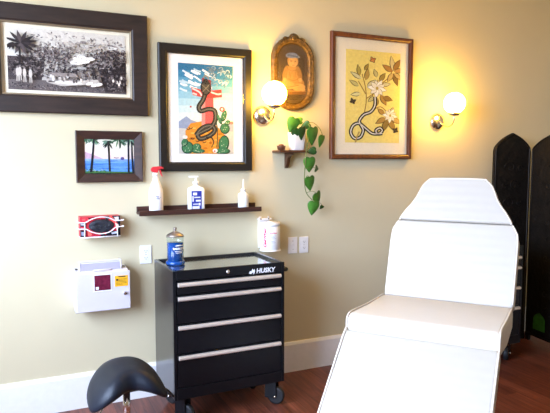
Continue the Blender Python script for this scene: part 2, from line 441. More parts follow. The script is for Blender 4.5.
# 2 --- small palm picture
t, W, Hh = picture('framed_palm_picture', 'small brown framed picture of palm trunks before a blue sea', .347, .735, 1.371, 1.676, .05, .024, M['palmframe'], prof=[(0, 0), (0, .024), (.004, .027), (.02, .022), (.046, .013), (.05, .012), (.05, 0)])
g = Pic((5, 45, 470, 372), .292, .209)
for i, c in enumerate(['e9e2cc', 'ece4d0', 'eee2d2', 'eedfd2', 'e8d5d0']): g.poly([(5, 45+38*i), (470, 45+38*i), (470, 372), (5, 372)], c)
g.poly([(5, 372), (5, 160), (60, 180), (120, 205), (170, 225), (170, 372)], 'cda6b4')
g.poly([(5, 228), (470, 232), (470, 372), (5, 372)], '8fb3e2')
for v, c in ((250, '5f93d6'), (272, '4a80cc'), (300, '3f74c4'), (325, '5a96d8')): g.poly([(5, v), (470, v+3), (470, 372), (5, 372)], c)
for i in range(40): g.stroke([(rnd.uniform(5, 440), v0 := rnd.uniform(240, 335)), (rnd.uniform(5, 460), v0+2)], 3, rnd.choice(['6ea6e2', '88b8ec', '3a69b4', '4f86ce']))
g.poly([(5, 345), (120, 338), (250, 348), (470, 352), (470, 372), (5, 372)], '3f6b3c'); g.poly([(5, 360), (470, 362), (470, 372), (5, 372)], '1e2a1c')
for i in range(30): u = rnd.uniform(10, 200); g.ell(u, rnd.uniform(325, 350), 6, 5, rnd.choice(['5e8a52', '86a07a', '35562f', 'a9b6a8']))
g.stroke([(275, 212), (295, 222), (320, 218)], 7, '8a5a50'); g.ell(355, 226, 18, 14, '4a4f92'); g.ell(362, 222, 10, 9, '6b4f62'); g.stroke([(330, 238), (385, 242)], 5, '6a6fb4')
fr = ['2f4a36', '43684c', '5c7f5a', '223527', '6f8f7c']
for cu, cv, n, L in ((85, 40, 16, 95), (225, 60, 16, 80), (330, 40, 18, 110), (430, 45, 16, 100), (20, 40, 8, 60)):
    for i in range(n): g.leaf(cu+rnd.uniform(-10, 10), cv, L*rnd.uniform(.5, 1), 7, rnd.uniform(5, 175), rnd.choice(fr), 4)
for a in (60, 95, 125, 140): g.leaf(228, 75, 75, 7, a, '1f2c26')
g.stroke([(95, 45), (82, 180), (62, 352)], 15, '171a22', w1=24); g.stroke([(226, 60), (230, 200), (234, 345)], 17, '2b2824', w1=18)
g.stroke([(414, 45), (412, 360)], 17, '1c1d26'); g.stroke([(446, 60), (448, 200), (456, 366)], 14, '1c1d26', w1=20)
g.build('print', t, (0, -.008, 0))
pane(t, W, Hh, .05, .011)

# 3 --- serpent on a red cross
t, W, Hh = picture('framed_serpent_print', 'black framed print of dark serpent wound round red cross against blue sky', .840, 1.459, 1.432, 2.222, .058, .03, M['blackframe'])
mat_board(t, W, Hh, .058, M['mat_white'])
g = Pic((12, 12, 248, 400), .366, .566)
cols = ['2f6f96', '3d84a8', '5599b8', '74aec4', '93c2d0', 'b0d3d8', 'c9dedc', 'd9e3dc', 'e2e2d8']
for i, c in enumerate(cols): g.poly([(12, 12+30*i), (248, 12+30*i), (248, 400), (12, 400)], c)
for i in range(26):
    u, v = rnd.uniform(12, 130), rnd.uniform(15, 130); g.stroke([(u, v), (u+15, v+8), (u+30, v+6+rnd.uniform(0, 14))], rnd.uniform(4, 10), rnd.choice(['e8eef0', 'd5e4ea', 'f4f4f0', 'bcd6e0']))
for i in range(34):
    u, v = rnd.uniform(135, 240), rnd.uniform(18, 105); g.stroke([(u-9, v), (u, v-6), (u+8, v), (u+3, v+7)], 4, rnd.choice(['6b7f8c', '8fa3ac', 'd8dfdf', 'b4c4c8', '55707e']))
g.poly([(12, 300), (12, 262), (45, 238), (62, 252), (90, 262), (100, 300)], '94a0b4'); g.poly([(150, 310), (190, 285), (222, 245), (248, 268), (248, 320)], 'a3a9b4')
g.poly([(12, 290), (248, 300), (248, 400), (12, 400)], 'c8c4ba')
g.poly([(38, 400), (40, 300), (62, 268), (110, 258), (165, 268), (205, 310), (225, 360), (222, 400)], 'd98e2c')
for i in range(40): g.ell(rnd.uniform(50, 210), rnd.uniform(285, 395), rnd.uniform(4, 14), rnd.uniform(2, 6), rnd.choice(['c9741c', 'e7a63e', 'b8641a', 'eeb554']))
g.poly([(112, 150), (160, 145), (162, 275), (108, 275)], 'cf5a56'); g.poly([(112, 150), (126, 149), (124, 275), (108, 275)], 'e58d82')
g.poly([(66, 112), (100, 120), (160, 122), (196, 116), (198, 150), (150, 156), (100, 152), (72, 146)], 'c8463f')
for p in ([(70, 118), (100, 132), (110, 148)], [(150, 130), (180, 138), (196, 134)], [(72, 138), (90, 144)]): g.stroke(p, 7, 'f0d8d0')
g.poly([(112, 70), (150, 78), (152, 120), (112, 118)], '8e3a38')
body = [(128, 130), (116, 165), (98, 195), (106, 214), (140, 204), (166, 212), (168, 250), (150, 282), (118, 300), (92, 316), (104, 334), (140, 322), (164, 300), (158, 280), (132, 278), (104, 294), (84, 320)]
g.stroke(body, 21, '1c1b18'); g.stroke(body, 14, '3d3b33'); g.stroke(body, 4, '77725f')
g.stroke([(128, 330), (150, 328), (160, 350), (150, 372)], 8, '2c2a22', w1=3); g.stroke([(170, 250), (178, 300), (174, 372)], 4, '3a4a30')
g.ell(128, 112, 23, 34, '2c2b28'); g.ell(128, 112, 16, 28, '4f4c44'); g.ell(128, 86, 12, 14, '35332e'); g.stroke([(118, 70), (128, 60), (142, 72)], 6, '8a8678'); g.stroke([(112, 100), (144, 128)], 3, '8a7f66'); g.stroke([(144, 98), (114, 130)], 3, '8a7f66')
for u, v, a, b_, r in ((206, 232, 12, 26, 15), (186, 248, 8, 24, -25), (210, 288, 22, 24, 0), (205, 355, 24, 38, 10), (200, 388, 34, 14, 0), (222, 262, 14, 10, -40), (48, 374, 26, 28, 0), (86, 372, 20, 17, -20), (36, 352, 14, 18, 20), (92, 388, 30, 10, 0)):
    g.ell(u, v, a, b_, '1f4a33', r); g.ell(u-1, v-2, a*.8, b_*.82, '3f7a50', r)
    for i in range(5): g.ell(u+rnd.uniform(-.5, .5)*a, v+rnd.uniform(-.6, .6)*b_, 1.6, 1.6, 'cfd8b0')
g.ell(198, 203, 12, 11, 'd84a42'); g.ell(198, 203, 6, 6, 'f2d3c6'); g.ell(240, 262, 8, 7, 'e0786a'); g.ell(38, 328, 10, 8, 'f0dfd2'); g.ell(166, 386, 11, 9, 'f3ece0'); g.ell(164, 388, 4, 4, 'd0504a'); g.ell(63, 197, 4, 4, 'b5402e')
for u, v in ((52, 294), (62, 290), (90, 346), (120, 350), (70, 335)): g.stroke([(u-8, v-3), (u, v+2), (u+8, v-4)], 3, '35231c')
g.build('print', t, (0.0, -.0095, -.001))
pane(t, W, Hh, .058, .02)

# 4 --- magnolia and snake on yellow
t, W, Hh = picture('framed_magnolia_print', 'tall thin red-brown framed print of white magnolias and striped snake on yellow', 2.063, 2.770, 1.510, 2.404, .034, .03, M['redframe'])
mat_board(t, W, Hh, .034, M['mat_cream'])
g = Pic((10, 15, 232, 390), .476, .662)
g.poly([(10, 15), (232, 15), (232, 390), (10, 390)], 'f0dc7c')
for i in range(50): g.ell(rnd.uniform(15, 228), rnd.uniform(20, 385), 12, 7, rnd.choice(['eed976', 'f2e084', 'f0dc7c']))
br_ = '9a7434'
for p in ([(80, 290), (92, 230), (90, 170), (75, 110)], [(92, 210), (130, 180), (150, 150), (185, 115), (205, 70)], [(100, 270), (150, 240), (185, 270)], [(115, 205), (140, 130)], [(90, 190), (60, 140)]): g.stroke(p, 3.5, br_)
def lf(u, v, L, w, r, c):
    L *= 1.3; w *= 1.25; g.leaf(u, v, L, w+1.8, r, '3d3018', 6); g.leaf(u+.6, v, L-2, w-.6, r, c, 6)
for u, v, L, w, r, c in ((65, 118, 36, 6, -100, 'b7a24c'), (72, 130, 40, 6, -150, 'd8cf9a'), (62, 160, 34, 6, -150, 'c9bd78'), (70, 190, 32, 6, 170, 'e0d79a'), (90, 135, 40, 7, -80, 'bd9a4a'), (95, 160, 36, 6, -40, 'd8cf9a'), (84, 95, 26, 5, -60, 'a98d40'), (135, 120, 28, 6, -110, 'cfc07a'), (145, 135, 34, 7, -55, 'a98d40'), (155, 150, 30, 6, -10, 'd8cf9a'),
                         (203, 90, 50, 8, -100, 'd8c88c'), (203, 88, 44, 8, -60, 'a57a3a'), (205, 92, 38, 7, -15, 'c79a52'), (200, 92, 40, 8, -150, 'b58440'), (203, 98, 44, 8, 70, '8a6a34'), (200, 98, 34, 7, 120, 'd0b268'), (205, 98, 36, 7, 35, 'cbb06a'),
                         (150, 190, 40, 8, 60, 'b58a3e'), (160, 200, 34, 8, 15, '9a7636'), (140, 205, 34, 7, 110, 'a98d40'), (125, 200, 26, 6, 140, 'cfc07a'),
                         (185, 290, 46, 9, 60, 'a8843c'), (180, 292, 44, 9, 110, '8f7434'), (175, 285, 40, 8, 150, 'b08a40'), (195, 285, 40, 8, 25, 'c4a254'), (190, 280, 34, 8, -70, 'd3c184'), (168, 272, 30, 7, -140, 'b98f46')): lf(u, v, L, w, r, c)
for cu, cv, R in ((136, 165, 42), (192, 275, 34)):
    for k, a in enumerate((-100, -60, -25, 10, 50, 95, 140, 185, 225)): g.leaf(cu, cv, R*(1 if k % 2 else .85), R*.25, a, '8f8460', 6); g.leaf(cu, cv, R*(1 if k % 2 else .85)-2, R*.21, a, 'f7f2e2' if k % 2 else 'ece5cc', 6)
    g.ell(cu, cv, R*.14, R*.17, 'b9a045')
sn = [(128, 200), (128, 235), (112, 262), (84, 275), (66, 300), (72, 318), (82, 340), (70, 368), (46, 372), (32, 348), (42, 320), (66, 312), (96, 335), (120, 352), (148, 350), (160, 338), (150, 328), (134, 338), (140, 352), (160, 350)]
g.stroke(sn, 15, '15161a'); g.stroke(sn, 4.5, 'e6e4da')
g.stroke([(50, 395), (56, 370), (66, 345)], 6, 'b99a54')
def fly(u, v, r, c):
    for a, L in ((-130, 17), (-50, 17), (150, 13), (30, 13)): g.leaf(u, v, L, 5.5, a+r, '3a2a1c'); g.leaf(u, v, L-3, 3.5, a+r, c)
fly(116, 52, 15, 'd48a4a'); fly(38, 224, 20, '4a4038'); fly(216, 338, -15, '453b34')
g.build('print', t, (.01, -.0095, .003))
pane(t, W, Hh, .034, .02)

# 5 --- oval baby portrait
t = thing('framed_portrait', 'ornate gilt frame with rounded ends around an old portrait of seated baby', 'picture', (1.768, D-.003, 2.088))
PW, PH = .322, .495
frame(t, PW, PH, [(0, 0), (0, .02), (.008, .03), (.018, .032), (.026, .024), (.034, .028), (.042, .02), (.044, 0)], M['gilt'], .155)
b = MB()
def arc3(x0, z0, r, y, a0, a1, n=9): return [(x0+r*math.cos(math.radians(a0+(a1-a0)*i/n)), y, z0+r*math.sin(math.radians(a0+(a1-a0)*i/n))) for i in range(n+1)]
b.sphere((0, -.03, .236), .018, 14, (1.2, .7, 1)); b.sphere((-.028, -.028, .232), .012, 12, (1.5, .7, .8)); b.sphere((.028, -.028, .232), .012, 12, (1.5, .7, .8))
b.tube(arc3(0, .228, .034, -.026, 15, 165), .007, 8)
b.tube(arc3(-.062, .218, .02, -.026, 30, 250), .006, 8); b.tube(arc3(.062, .218, .02, -.026, 150, -70), .006, 8)
b.build('crest', M['gilt'], t)
b = MB()
for k in range(46):
    q = ring_pts(.155, PW, PH, .018, -.031, 12); p = q[int(k*len(q)/46)]
    b.sphere(p, .0062, 8)
b.rings([q2 := [b_ for b_ in ring_pts(.155, PW, PH, .018+i_, -.0295-j_, 12)] for i_, j_ in ((-.002, 0), (0, .002), (.002, 0), (0, -.002), (-.002, 0))], True, False); b.build('beading', M['gilt'], t)
g = Pic((60, 60, 220, 372), .246, .42)
def stad(col, k):
    pts = [(p.x, p.z) for p in ring_pts(.155, PW, PH, .04+k, 0)]
    g.poly([(140+x/.246*160, 216-z/.42*312) for x, z in pts], col)
stad('4a3c2d', 0); stad('524333', .008); stad('473a2b', .03)
g.poly([(80, 300), (205, 296), (205, 316), (80, 322)], '6b4a28'); g.poly([(80, 300), (205, 296), (205, 302), (80, 306)], '8d6a40')
for u, v, a, b_, r, c in ((140, 262, 58, 30, -4, '8f6d42'), (118, 272, 34, 22, 10, '9c7a4c'), (172, 282, 32, 18, -12, 'a58454'), (138, 215, 34, 44, 0, '927044'), (104, 210, 12, 36, 16, '87673c'), (172, 210, 12, 36, -16, '86643a'), (100, 246, 10, 10, 0, 'a38254'), (178, 244, 10, 10, 0, 'a38254'), (140, 152, 27, 32, 0, '9a784a'), (142, 156, 22, 25, 0, 'a8875a')):
    g.ell(u, v, a, b_, c, r, 20)
g.ell(134, 124, 30, 14, '66708a', -6); g.ell(146, 127, 30, 8, '7f8798', 6); g.poly([(112, 128), (170, 134), (168, 126), (118, 118)], '525c74')
g.ell(131, 152, 4, 2.6, '5c4026'); g.ell(152, 152, 4, 2.6, '5c4026'); g.stroke([(142, 155), (140, 165), (144, 166)], 2, 'b8925e'); g.ell(142, 174, 6, 2.4, 'a8684a')
for p in ([(112, 190), (138, 202), (166, 190)], [(116, 240), (140, 250), (166, 238)], [(110, 285), (140, 278), (170, 270)], [(124, 205), (128, 232)], [(154, 205), (150, 232)]): g.stroke(p, 3, '7a5a34')
g.ell(96, 290, 14, 8, 'ac8a58', 10); g.ell(192, 292, 12, 8, 'ac8a58', -10)
g.build('print', t, (0, -.009, 0))
bm_ = MB(); n_ = None; R_ = []
for k, (ins, y) in enumerate(((.043, -.014), (.06, -.018), (.09, -.0215), (.12, -.023))):
    R_.append(ring_pts(.155, PW, PH, ins, y))
bm_.rings(R_, True, True); bm_.build('glass', M['glass'], t)

# ------------------------------------------------------------------ wall sconces
def sconce(x, label):
    t = thing('wall_sconce', label, 'wall lamp', (x, D-.003, 1.80), 0, 'globe wall sconces')
    T = Matrix.Rotation(PI/2, 4, 'X')
    b = MB(); b.lathe([(.066, 0), (.066, .006), (.06, .016), (.045, .027), (.025, .033), (.012, .035), (.0, .035)], T=T, seg=36); b.build('wall_plate', M['nickel'], t)
    b = MB(); b.tube(cat_rom([(0, -.03, 0), (0, -.07, -.028), (0, -.12, -.045), (0, -.165, -.035), (0, -.19, 0), (0, -.193, .035)], 8), .0055, 10); b.build('arm', M['nickel'], t)
    b = MB(); b.lathe([(.006, .028), (.03, .034), (.042, .046), (.043, .056), (.036, .056), (.0, .05)], (0, -.193, 0)); b.build('cup', M['nickel'], t)
    b = MB(); b.sphere((0, -.193, .126), .08, 32); b.build('globe', M['globe'], t)
    return t
sconce(1.545, 'lit white globe wall sconce between the serpent print and the baby portrait')
sconce(3.030, 'lit white globe wall sconce right of the magnolia print, above treatment chair')

# ------------------------------------------------------------------ ledge shelf and bottles
LEDGE_Z = 1.1874
t = thing('ledge_shelf', 'long dark walnut picture ledge under the serpent print, holding three bottles', 'shelf', (1.09, D, 1.165))
b = MB(); b.box(-.4, .4, -.105, -.019, .009, .021); b.build('ledge_board', M['walnut'], t, .002)
b = MB(); b.box(-.395, .395, -.018, -.002, .004, .052); b.build('back_rail', M['walnut'], t, .002)
b = MB(); b.box(-.4, .4, -.116, -.106, .001, .032); b.build('front_lip', M['walnut'], t, .002)

BY = D-.062
# spray bottle
t = thing('spray_bottle', 'white spray bottle with red trigger head at left end of ledge', 'spray bottle', (.805, BY, LEDGE_Z))
b = MB(); b.lathe([(.040, 0), (.043, .004), (.043, .115), (.041, .135), (.03, .165), (.019, .195), (.016, .21), (.016, .22), (.0, .22)], seg=32); b.build('bottle', M['plastic_white'], t)
b = MB(); b.lathe([(.019, .221), (.019, .237), (.0, .238)]); b.build('collar', M['plastic_white'], t)
b = MB(); b.prism([(-.026, .246), (-.03, .262), (-.018, .274), (.03, .278), (.048, .27), (.048, .262), (.018, .26), (.012, .239), (-.012, .239)], -.011, .011)
b.prism([(.018, .258), (.03, .258), (.036, .235), (.044, .215), (.038, .213), (.027, .232)], -.006, .006); b.build('trigger_head', M['red_trigger'], t, .003)
b = MB()
for k, (x0, x1, z) in enumerate(((-.014, .006, .094), (-.016, .018, .087), (-.010, .012, .080))):
    b.rings([[Vector((.0434*math.sin(a), -.0434*math.cos(a), zz)) for a in (x0/.043, (x0+x1)/2/.043, x1/.043)] for zz in (z-.002, z+.002)], cap=False, closed=False)
b.build('handwriting', M['blue_ink'], t)

# sanitizer pump bottle
t = thing('pump_bottle', 'clear pump bottle of sanitizer with blue label at middle of ledge', 'pump bottle', (1.06, BY, LEDGE_Z))
def rrect(a, c, r, z, n=5):
    pts = []
    for cx, cy, t0 in ((a-r, -c+r, -PI/2), (a-r, c-r, 0), (-a+r, c-r, PI/2), (-a+r, -c+r, PI)):
        for i in range(n): pts.append(Vector((cx+r*math.cos(t0+PI/2*i/(n-1)), cy+r*math.sin(t0+PI/2*i/(n-1)), z)))
    return pts
b = MB(); b.rings([rrect(a, c, r, z) for a, c, r, z in ((.048, .03, .012, 0), (.05, .032, .012, .006), (.05, .032, .012, .128), (.046, .028, .012, .14), (.024, .018, .012, .15), (.016, .016, .0155, .155), (.016, .016, .0155, .165))])
b.build('bottle', M['plastic_clear'], t)
b = MB(); b.lathe([(.02, .166), (.02, .182), (.008, .184), (.006, .2), (.006, .207), (.0, .207)], seg=20); b.box(-.045, .014, -.009, .009, .206, .216); b.build('pump', M['plastic_white'], t)
b = MB(); b.box(-.04, .026, -.0333, -.0325, .006, .122); b.build('label', M['blue_label'], t)
b = MB()
for x0, x1, z0, z1 in ((-.03, -.004, .095, .112), (-.022, .018, .078, .085), (-.034, -.026, .055, .09), (-.012, .02, .055, .066), (-.03, .004, .036, .042), (-.034, .012, .01, .026), (.006, .018, .03, .046)): b.box(x0, x1, -.0338, -.0334, z0, z1)
b.build('label_print', M['white_ink'], t)
# squirt bottle
t = thing('squirt_bottle', 'slim white squirt bottle with thin pointed nozzle at right end of ledge', 'squirt bottle', (1.382, BY, LEDGE_Z))
b = MB(); b.lathe([(.033, 0), (.035, .004), (.035, .085), (.033, .094), (.016, .106), (.014, .11), (.0, .11)], seg=26); b.build('bottle', M['plastic_clear'], t)
b = MB(); b.lathe([(.017, .111), (.017, .124), (.009, .128), (.0055, .135), (.003, .19), (.0, .191)], seg=18); b.build('nozzle_cap', M['plastic_white'], t)

# ------------------------------------------------------------------ small bracket shelf, pot, dish
SZ = 1.568
PZ = SZ+.0008
t = thing('bracket_shelf', 'small brown wooden bracket shelf under the baby portrait', 'shelf', (1.722, D, SZ))
b = MB(); b.box(-.105, .105, -.125, -.002, -.016, 0); b.build('shelf_board', M['shelf_brown'], t, .003)
b = MB(); b.prism([(-.002, -.0165), (-.10, -.0165), (-.098, -.03), (-.07, -.037), (-.05, -.06), (-.036, -.1), (-.014, -.12), (-.002, -.122)], -.012, .012, T=Matrix.Rotation(PI/2, 4, 'Z')@Matrix.Scale(1, 4)); 
b.build('bracket', M['shelf_brown'], t, .002)
t = thing('trinket_dish', 'tiny brown wooden dish at left end of the bracket shelf', 'dish', (1.652, D-.075, PZ))
b = MB(); b.lathe([(.022, 0), (.027, .008), (.029, .022), (.031, .03), (.027, .03), (.024, .02), (.0, .015)], seg=22); b.build('bowl', M['brown_dish'], t)
b = MB(); b.lathe([(.012, .017), (.02, .026), (.016, .038), (.0, .042)], seg=16); b.build('lid_knob', M['brown_dish'], t)

pt = thing('hanging_potted_pothos', 'trailing pothos with heart-shaped green leaves in white pot on bracket shelf', 'potted plant', (1.772, D-.065, PZ))
b = MB(); b.rings([rrect(a, a, .012, z) for a, z in ((.038, 0), (.041, .004), (.048, .115), (.049, .122), (.044, .122), (.042, .11))]); b.build('pot', M['pot'], pt)
b = MB(); b.lathe([(.0, .1106), (.04, .1106), (.036, .117), (.0, .12)], seg=16); b.build('soil', M['soil'], pt)
def L3(x, z, y=3.42): return Vector((x-1.772, y-(D-.065), z-SZ))
def leaf(x, z, L, rot, tilt, yaw, y=3.42, m='leaf', parent=pt):
    """heart-shaped leaf hanging from its stalk end at (x, z); rot 0 = tip down"""
    n = 8; b = MB()
    prof = [(-.10, .24), (-.06, .40), (.06, .52), (.2, .55), (.38, .5), (.56, .4), (.74, .26), (.9, .1), (1., 0)]
    mid = [(0, 0)]+[(v, 0) for v, w_ in prof[2:]]
    mids = [b.bm.verts.new(Vector((0, 0, -max(0, v)*L))) for v in [0, .0001]+[p[0] for p in prof[2:]]]
    for sgn in (-1, 1):
        e = [b.bm.verts.new(Vector((sgn*w_*L*.82, .16*L*(w_**1.5)*1.2+.12*L*max(0, v)**2, -v*L))) for v, w_ in prof]
        q = [b.bm.verts.new(Vector((sgn*w_*L*.41, .02*L+.10*L*max(0, v)**2-.03*L, -v*L*(.9 if v > 0 else 1)))) for v, w_ in prof]
        for i in range(len(prof)-1):
            b._face([q[i], e[i], e[i+1], q[i+1]], True); b._face([mids[i], q[i], q[i+1], mids[i+1]], True)
    bmesh.ops.remove_doubles(b.bm, verts=b.bm.verts, dist=.0006)
    o = b.build('leaf', M[m], parent)
    s = o.modifiers.new('thick', 'SOLIDIFY'); s.thickness = .0012
    s2 = o.modifiers.new('sub', 'SUBSURF'); s2.levels = 1; s2.render_levels = 1
    o.location = L3(x, z, y); o.rotation_euler = Euler((math.radians(tilt), math.radians(rot), math.radians(yaw)), 'XYZ')
    return o
leaf(1.722, 1.776, .105, 18, 10, -10, 3.41)
leaf(1.775, 1.718, .095, -12, 12, 20, 3.40, 'leaf_dark')
leaf(1.728, 1.70, .07, -30, 20, -20, 3.43, 'leaf_dark')
leaf(1.855, 1.715, .125, -8, 8, 15, 3.40)
leaf(1.835, 1.745, .07, 60, 30, 0, 3.42, 'leaf_dark')
leaf(1.94, 1.665, .085, 6, 10, 25, 3.42)
leaf(1.885, 1.568, .065, 75, 25, 10, 3.42, 'leaf_dark')
leaf(1.838, 1.515, .105, -4, 8, -5, 3.415)
leaf(1.885, 1.446, .06, -80, 35, 0, 3.42, 'leaf_dark')
leaf(1.838, 1.385, .105, -14, 8, 8, 3.415)
leaf(1.895, 1.275, .10, -30, 10, 15, 3.42)
leaf(1.872, 1.215, .10, 8, 8, -10, 3.41)
leaf(1.95, 1.185, .035, 30, 30, 0, 3.43, 'leaf_dark')
leaf(1.795, 1.765, .06, 95, 35, 10, 3.45)
for pts, r in (([(1.78, 1.685, 3.47), (1.80, 1.735, 3.45), (1.835, 1.735, 3.42), (1.83, 1.66, 3.41), (1.812, 1.57, 3.415), (1.803, 1.45, 3.42), (1.80, 1.36, 3.42), (1.815, 1.28, 3.42), (1.86, 1.23, 3.42)], .003),
               ([(1.775, 1.685, 3.48), (1.75, 1.76, 3.45), (1.722, 1.776, 3.41)], .002), ([(1.785, 1.685, 3.47), (1.85, 1.755, 3.43), (1.91, 1.72, 3.42), (1.94, 1.665, 3.42)], .002),
               ([(1.812, 1.57, 3.415), (1.845, 1.585, 3.42), (1.885, 1.568, 3.42)], .0016), ([(1.806, 1.48, 3.42), (1.82, 1.52, 3.42), (1.838, 1.515, 3.415)], .0016), ([(1.803, 1.44, 3.42), (1.85, 1.455, 3.42), (1.885, 1.446, 3.42)], .0016),
               ([(1.80, 1.36, 3.42), (1.82, 1.395, 3.42), (1.838, 1.385, 3.415)], .0016), ([(1.815, 1.28, 3.42), (1.86, 1.29, 3.42), (1.895, 1.275, 3.42)], .0016), ([(1.86, 1.23, 3.42), (1.92, 1.21, 3.425), (1.95, 1.185, 3.43)], .0014)):
    b = MB(); b.tube(cat_rom([L3(x, z, y) for x, z, y in pts], 5), r, 6); b.build('vine', M['stem'], pt)

# ------------------------------------------------------------------ outlets and switch
def plate(name, label, cat, x, z, kind):
    t = thing(name, label, cat, (x, D-.001, z))
    b = MB(); b.box(-.0365, .0365, -.006, 0, -.058, .058); b.build('cover_plate', M['plastic_white'], t, .003)
    if kind == 'outlet':
        for zc in (-.0215, .0215):
            b = MB()
            pts = []
            for i in range(24):
                a = 2*PI*i/24; pts.append((.0175*math.cos(a), zc+max(-.0135, min(.0135, .0175*math.sin(a)))))
            b.prism(pts, -.0085, -.0061); s = b.build('socket', M['plastic_white'], t)
            b = MB(); b.box(-.0078, -.0055, -.0089, -.0086, zc-.001, zc+.008); b.box(.0055, .0078, -.0089, -.0086, zc-.001, zc+.007)
            b.lathe([(.0026, 0), (.0026, .0004), (0, .0004)], T=Matrix.Translation((0, -.0086, zc-.0065))@Matrix.Rotation(PI/2, 4, 'X'), seg=10); b.build('slots', M['dark_slot'], s)
        b = MB(); b.lathe([(.003, 0), (.003, .001), (0, .001)], T=Matrix.Translation((0, -.0061, 0))@Matrix.Rotation(PI/2, 4, 'X'), seg=10); b.build('screw', M['nickel'], t)
    else:
        b = MB(); b.prism([(-.006, -.012), (.006, -.012), (.006, .012), (-.006, .012)], -.0075, -.0061); b.box(-.004, .004, -.019, -.0076, -.001, .008, T=Matrix.Rotation(math.radians(-14), 4, 'X')); b.build('toggle', M['plastic_white'], t)
        for zc in (-.03, .03):
            b = MB(); b.lathe([(.003, 0), (.003, .001), (0, .001)], T=Matrix.Translation((0, -.0061, zc))@Matrix.Rotation(PI/2, 4, 'X'), seg=10); b.build('screw', M['nickel'], t)
plate('wall_outlet', 'white wall outlet between sharps container and tool chest', 'outlet', .747, .914, 'outlet')
plate('light_switch', 'white toggle light switch right of the wipes canister', 'light switch', 1.775, .907, 'switch')
plate('wall_outlet', 'white wall outlet right of the light switch', 'outlet', 1.863, .905, 'outlet')

# ------------------------------------------------------------------ glove box and wire holder
GX, GZ = .467, 1.057
t = thing('mounted_wire_rack', 'white wire wall rack holding the red and black glove box', 'wire rack', (GX, D, GZ))
def wire(pts, r=.0032, p=t, n=6): b = MB(); b.tube(cat_rom(pts, n), r, 8); return b.build('wire', M['wire_white'], p)
b = MB(); b.box(-.115, .115, -.088, -.001, -.009, -.003); b.build('tray', M['wire_white'], t, .002)
fy = -.094
wire([(-.122, fy, .084), (-.085, fy, .084), (-.05, fy-.004, .102), (0, fy-.006, .113), (.05, fy-.004, .105), (.085, fy, .088), (.128, fy, .09)])
wire([(-.122, fy, .045), (-.085, fy, .045), (-.05, fy-.004, .026), (0, fy-.006, .014), (.05, fy-.004, .022), (.085, fy, .046), (.128, fy, .052)])
wire([(-.088, fy+.001, .086), (-.09, fy+.001, .04), (-.092, fy+.001, -.006), (-.092, -.06, -.010)], n=4)
wire([(.095, fy+.001, .046), (.096, fy+.001, -.006), (.096, -.06, -.010)], n=4)
wire([(-.11, -.092, -.006), (.11, -.092, -.006)], n=2)
wire([(-.122, fy, .084), (-.123, -.05, .084), (-.123, -.002, .084)], n=4); wire([(-.122, fy, .045), (-.123, -.05, .045), (-.123, -.002, .045)], n=4)
wire([(.128, fy, .09), (.123, -.05, .09), (.122, -.002, .09)], n=4); wire([(.128, fy, .052), (.123, -.05, .052), (.122, -.002, .052)], n=4)
for z in (.09, .052):
    b = MB(); b.sphere((.13, fy, z), .006, 12); b.build('end_knob', M['wire_white'], t)
t = thing('glove_box', 'red and black patterned box of black gloves in wire rack', 'glove box', (GX, D, GZ-.002))
b = MB(); b.box(-.115, .115, -.084, -.004, 0, .118)
b.build('carton', M['red_box'], t, .001)
g = Pic((0, 0, 460, 240), .228, .116)
g.poly([(0, 0), (460, 0), (460, 240), (0, 240)], 'c8323e')
for p, c in (([(0, 70), (70, 70), (60, 240), (0, 240)], '1c1d2a'), ([(300, 0), (360, 0), (420, 90), (380, 80)], 'e8564c'), ([(270, 0), (330, 0), (350, 30), (300, 50)], '1a1a22'), ([(360, 0), (460, 0), (460, 240), (420, 240), (430, 90)], '1c1a20'), ([(390, 15), (440, 10), (444, 60), (400, 70)], 'd8d4d0'), ([(400, 80), (440, 110), (440, 160), (410, 140)], 'e6d2c0'), ([(60, 180), (240, 195), (240, 240), (60, 240)], 'b22436'), ([(80, 170), (120, 185), (130, 225), (90, 235)], 'e86a5a'), ([(230, 190), (440, 180), (440, 240), (230, 240)], '1a1a26'), ([(250, 200), (300, 195), (290, 230)], 'd8404a'), ([(350, 200), (420, 190), (420, 215), (360, 225)], 'c8ccd8'), ([(5, 80), (50, 82), (48, 100), (6, 98)], 'd0d2da'), ([(6, 115), (48, 117), (44, 160), (8, 158)], 'c43a46'), ([(10, 180), (46, 182), (44, 225), (12, 222)], '8f94a8'), ([(90, 10), (180, 6), (200, 30), (100, 36)], '28151c'), ([(20, 20), (60, 16), (60, 40), (24, 46)], 'd85a58')):
    g.poly(p, c)
for i in range(26): g.stroke([(u := rnd.uniform(70, 400), v := rnd.uniform(5, 60)), (u+rnd.uniform(-20, 30), v+rnd.uniform(4, 22))], rnd.uniform(2, 6), rnd.choice(['f08a80', '7a1420', 'e04a50', '2a1218']))
g.build('printed_front', t, (0, -.0852, .059))
b = MB(); rr = []
for k, (f, y) in enumerate(((1, -.0872), (.9, -.0905), (.6, -.094), (.25, -.0915))):
    rr.append([Vector((.006+.074*f*math.copysign(abs(math.cos(a))**.9, math.cos(a)), y-.0015*math.sin(3*a+k), .0615+.040*f*math.copysign(abs(math.sin(a))**1.15, math.sin(a)))) for a in [2*PI*i/32 for i in range(32)]])
b.rings(rr); b.build('glove_opening', M['glove'], t)

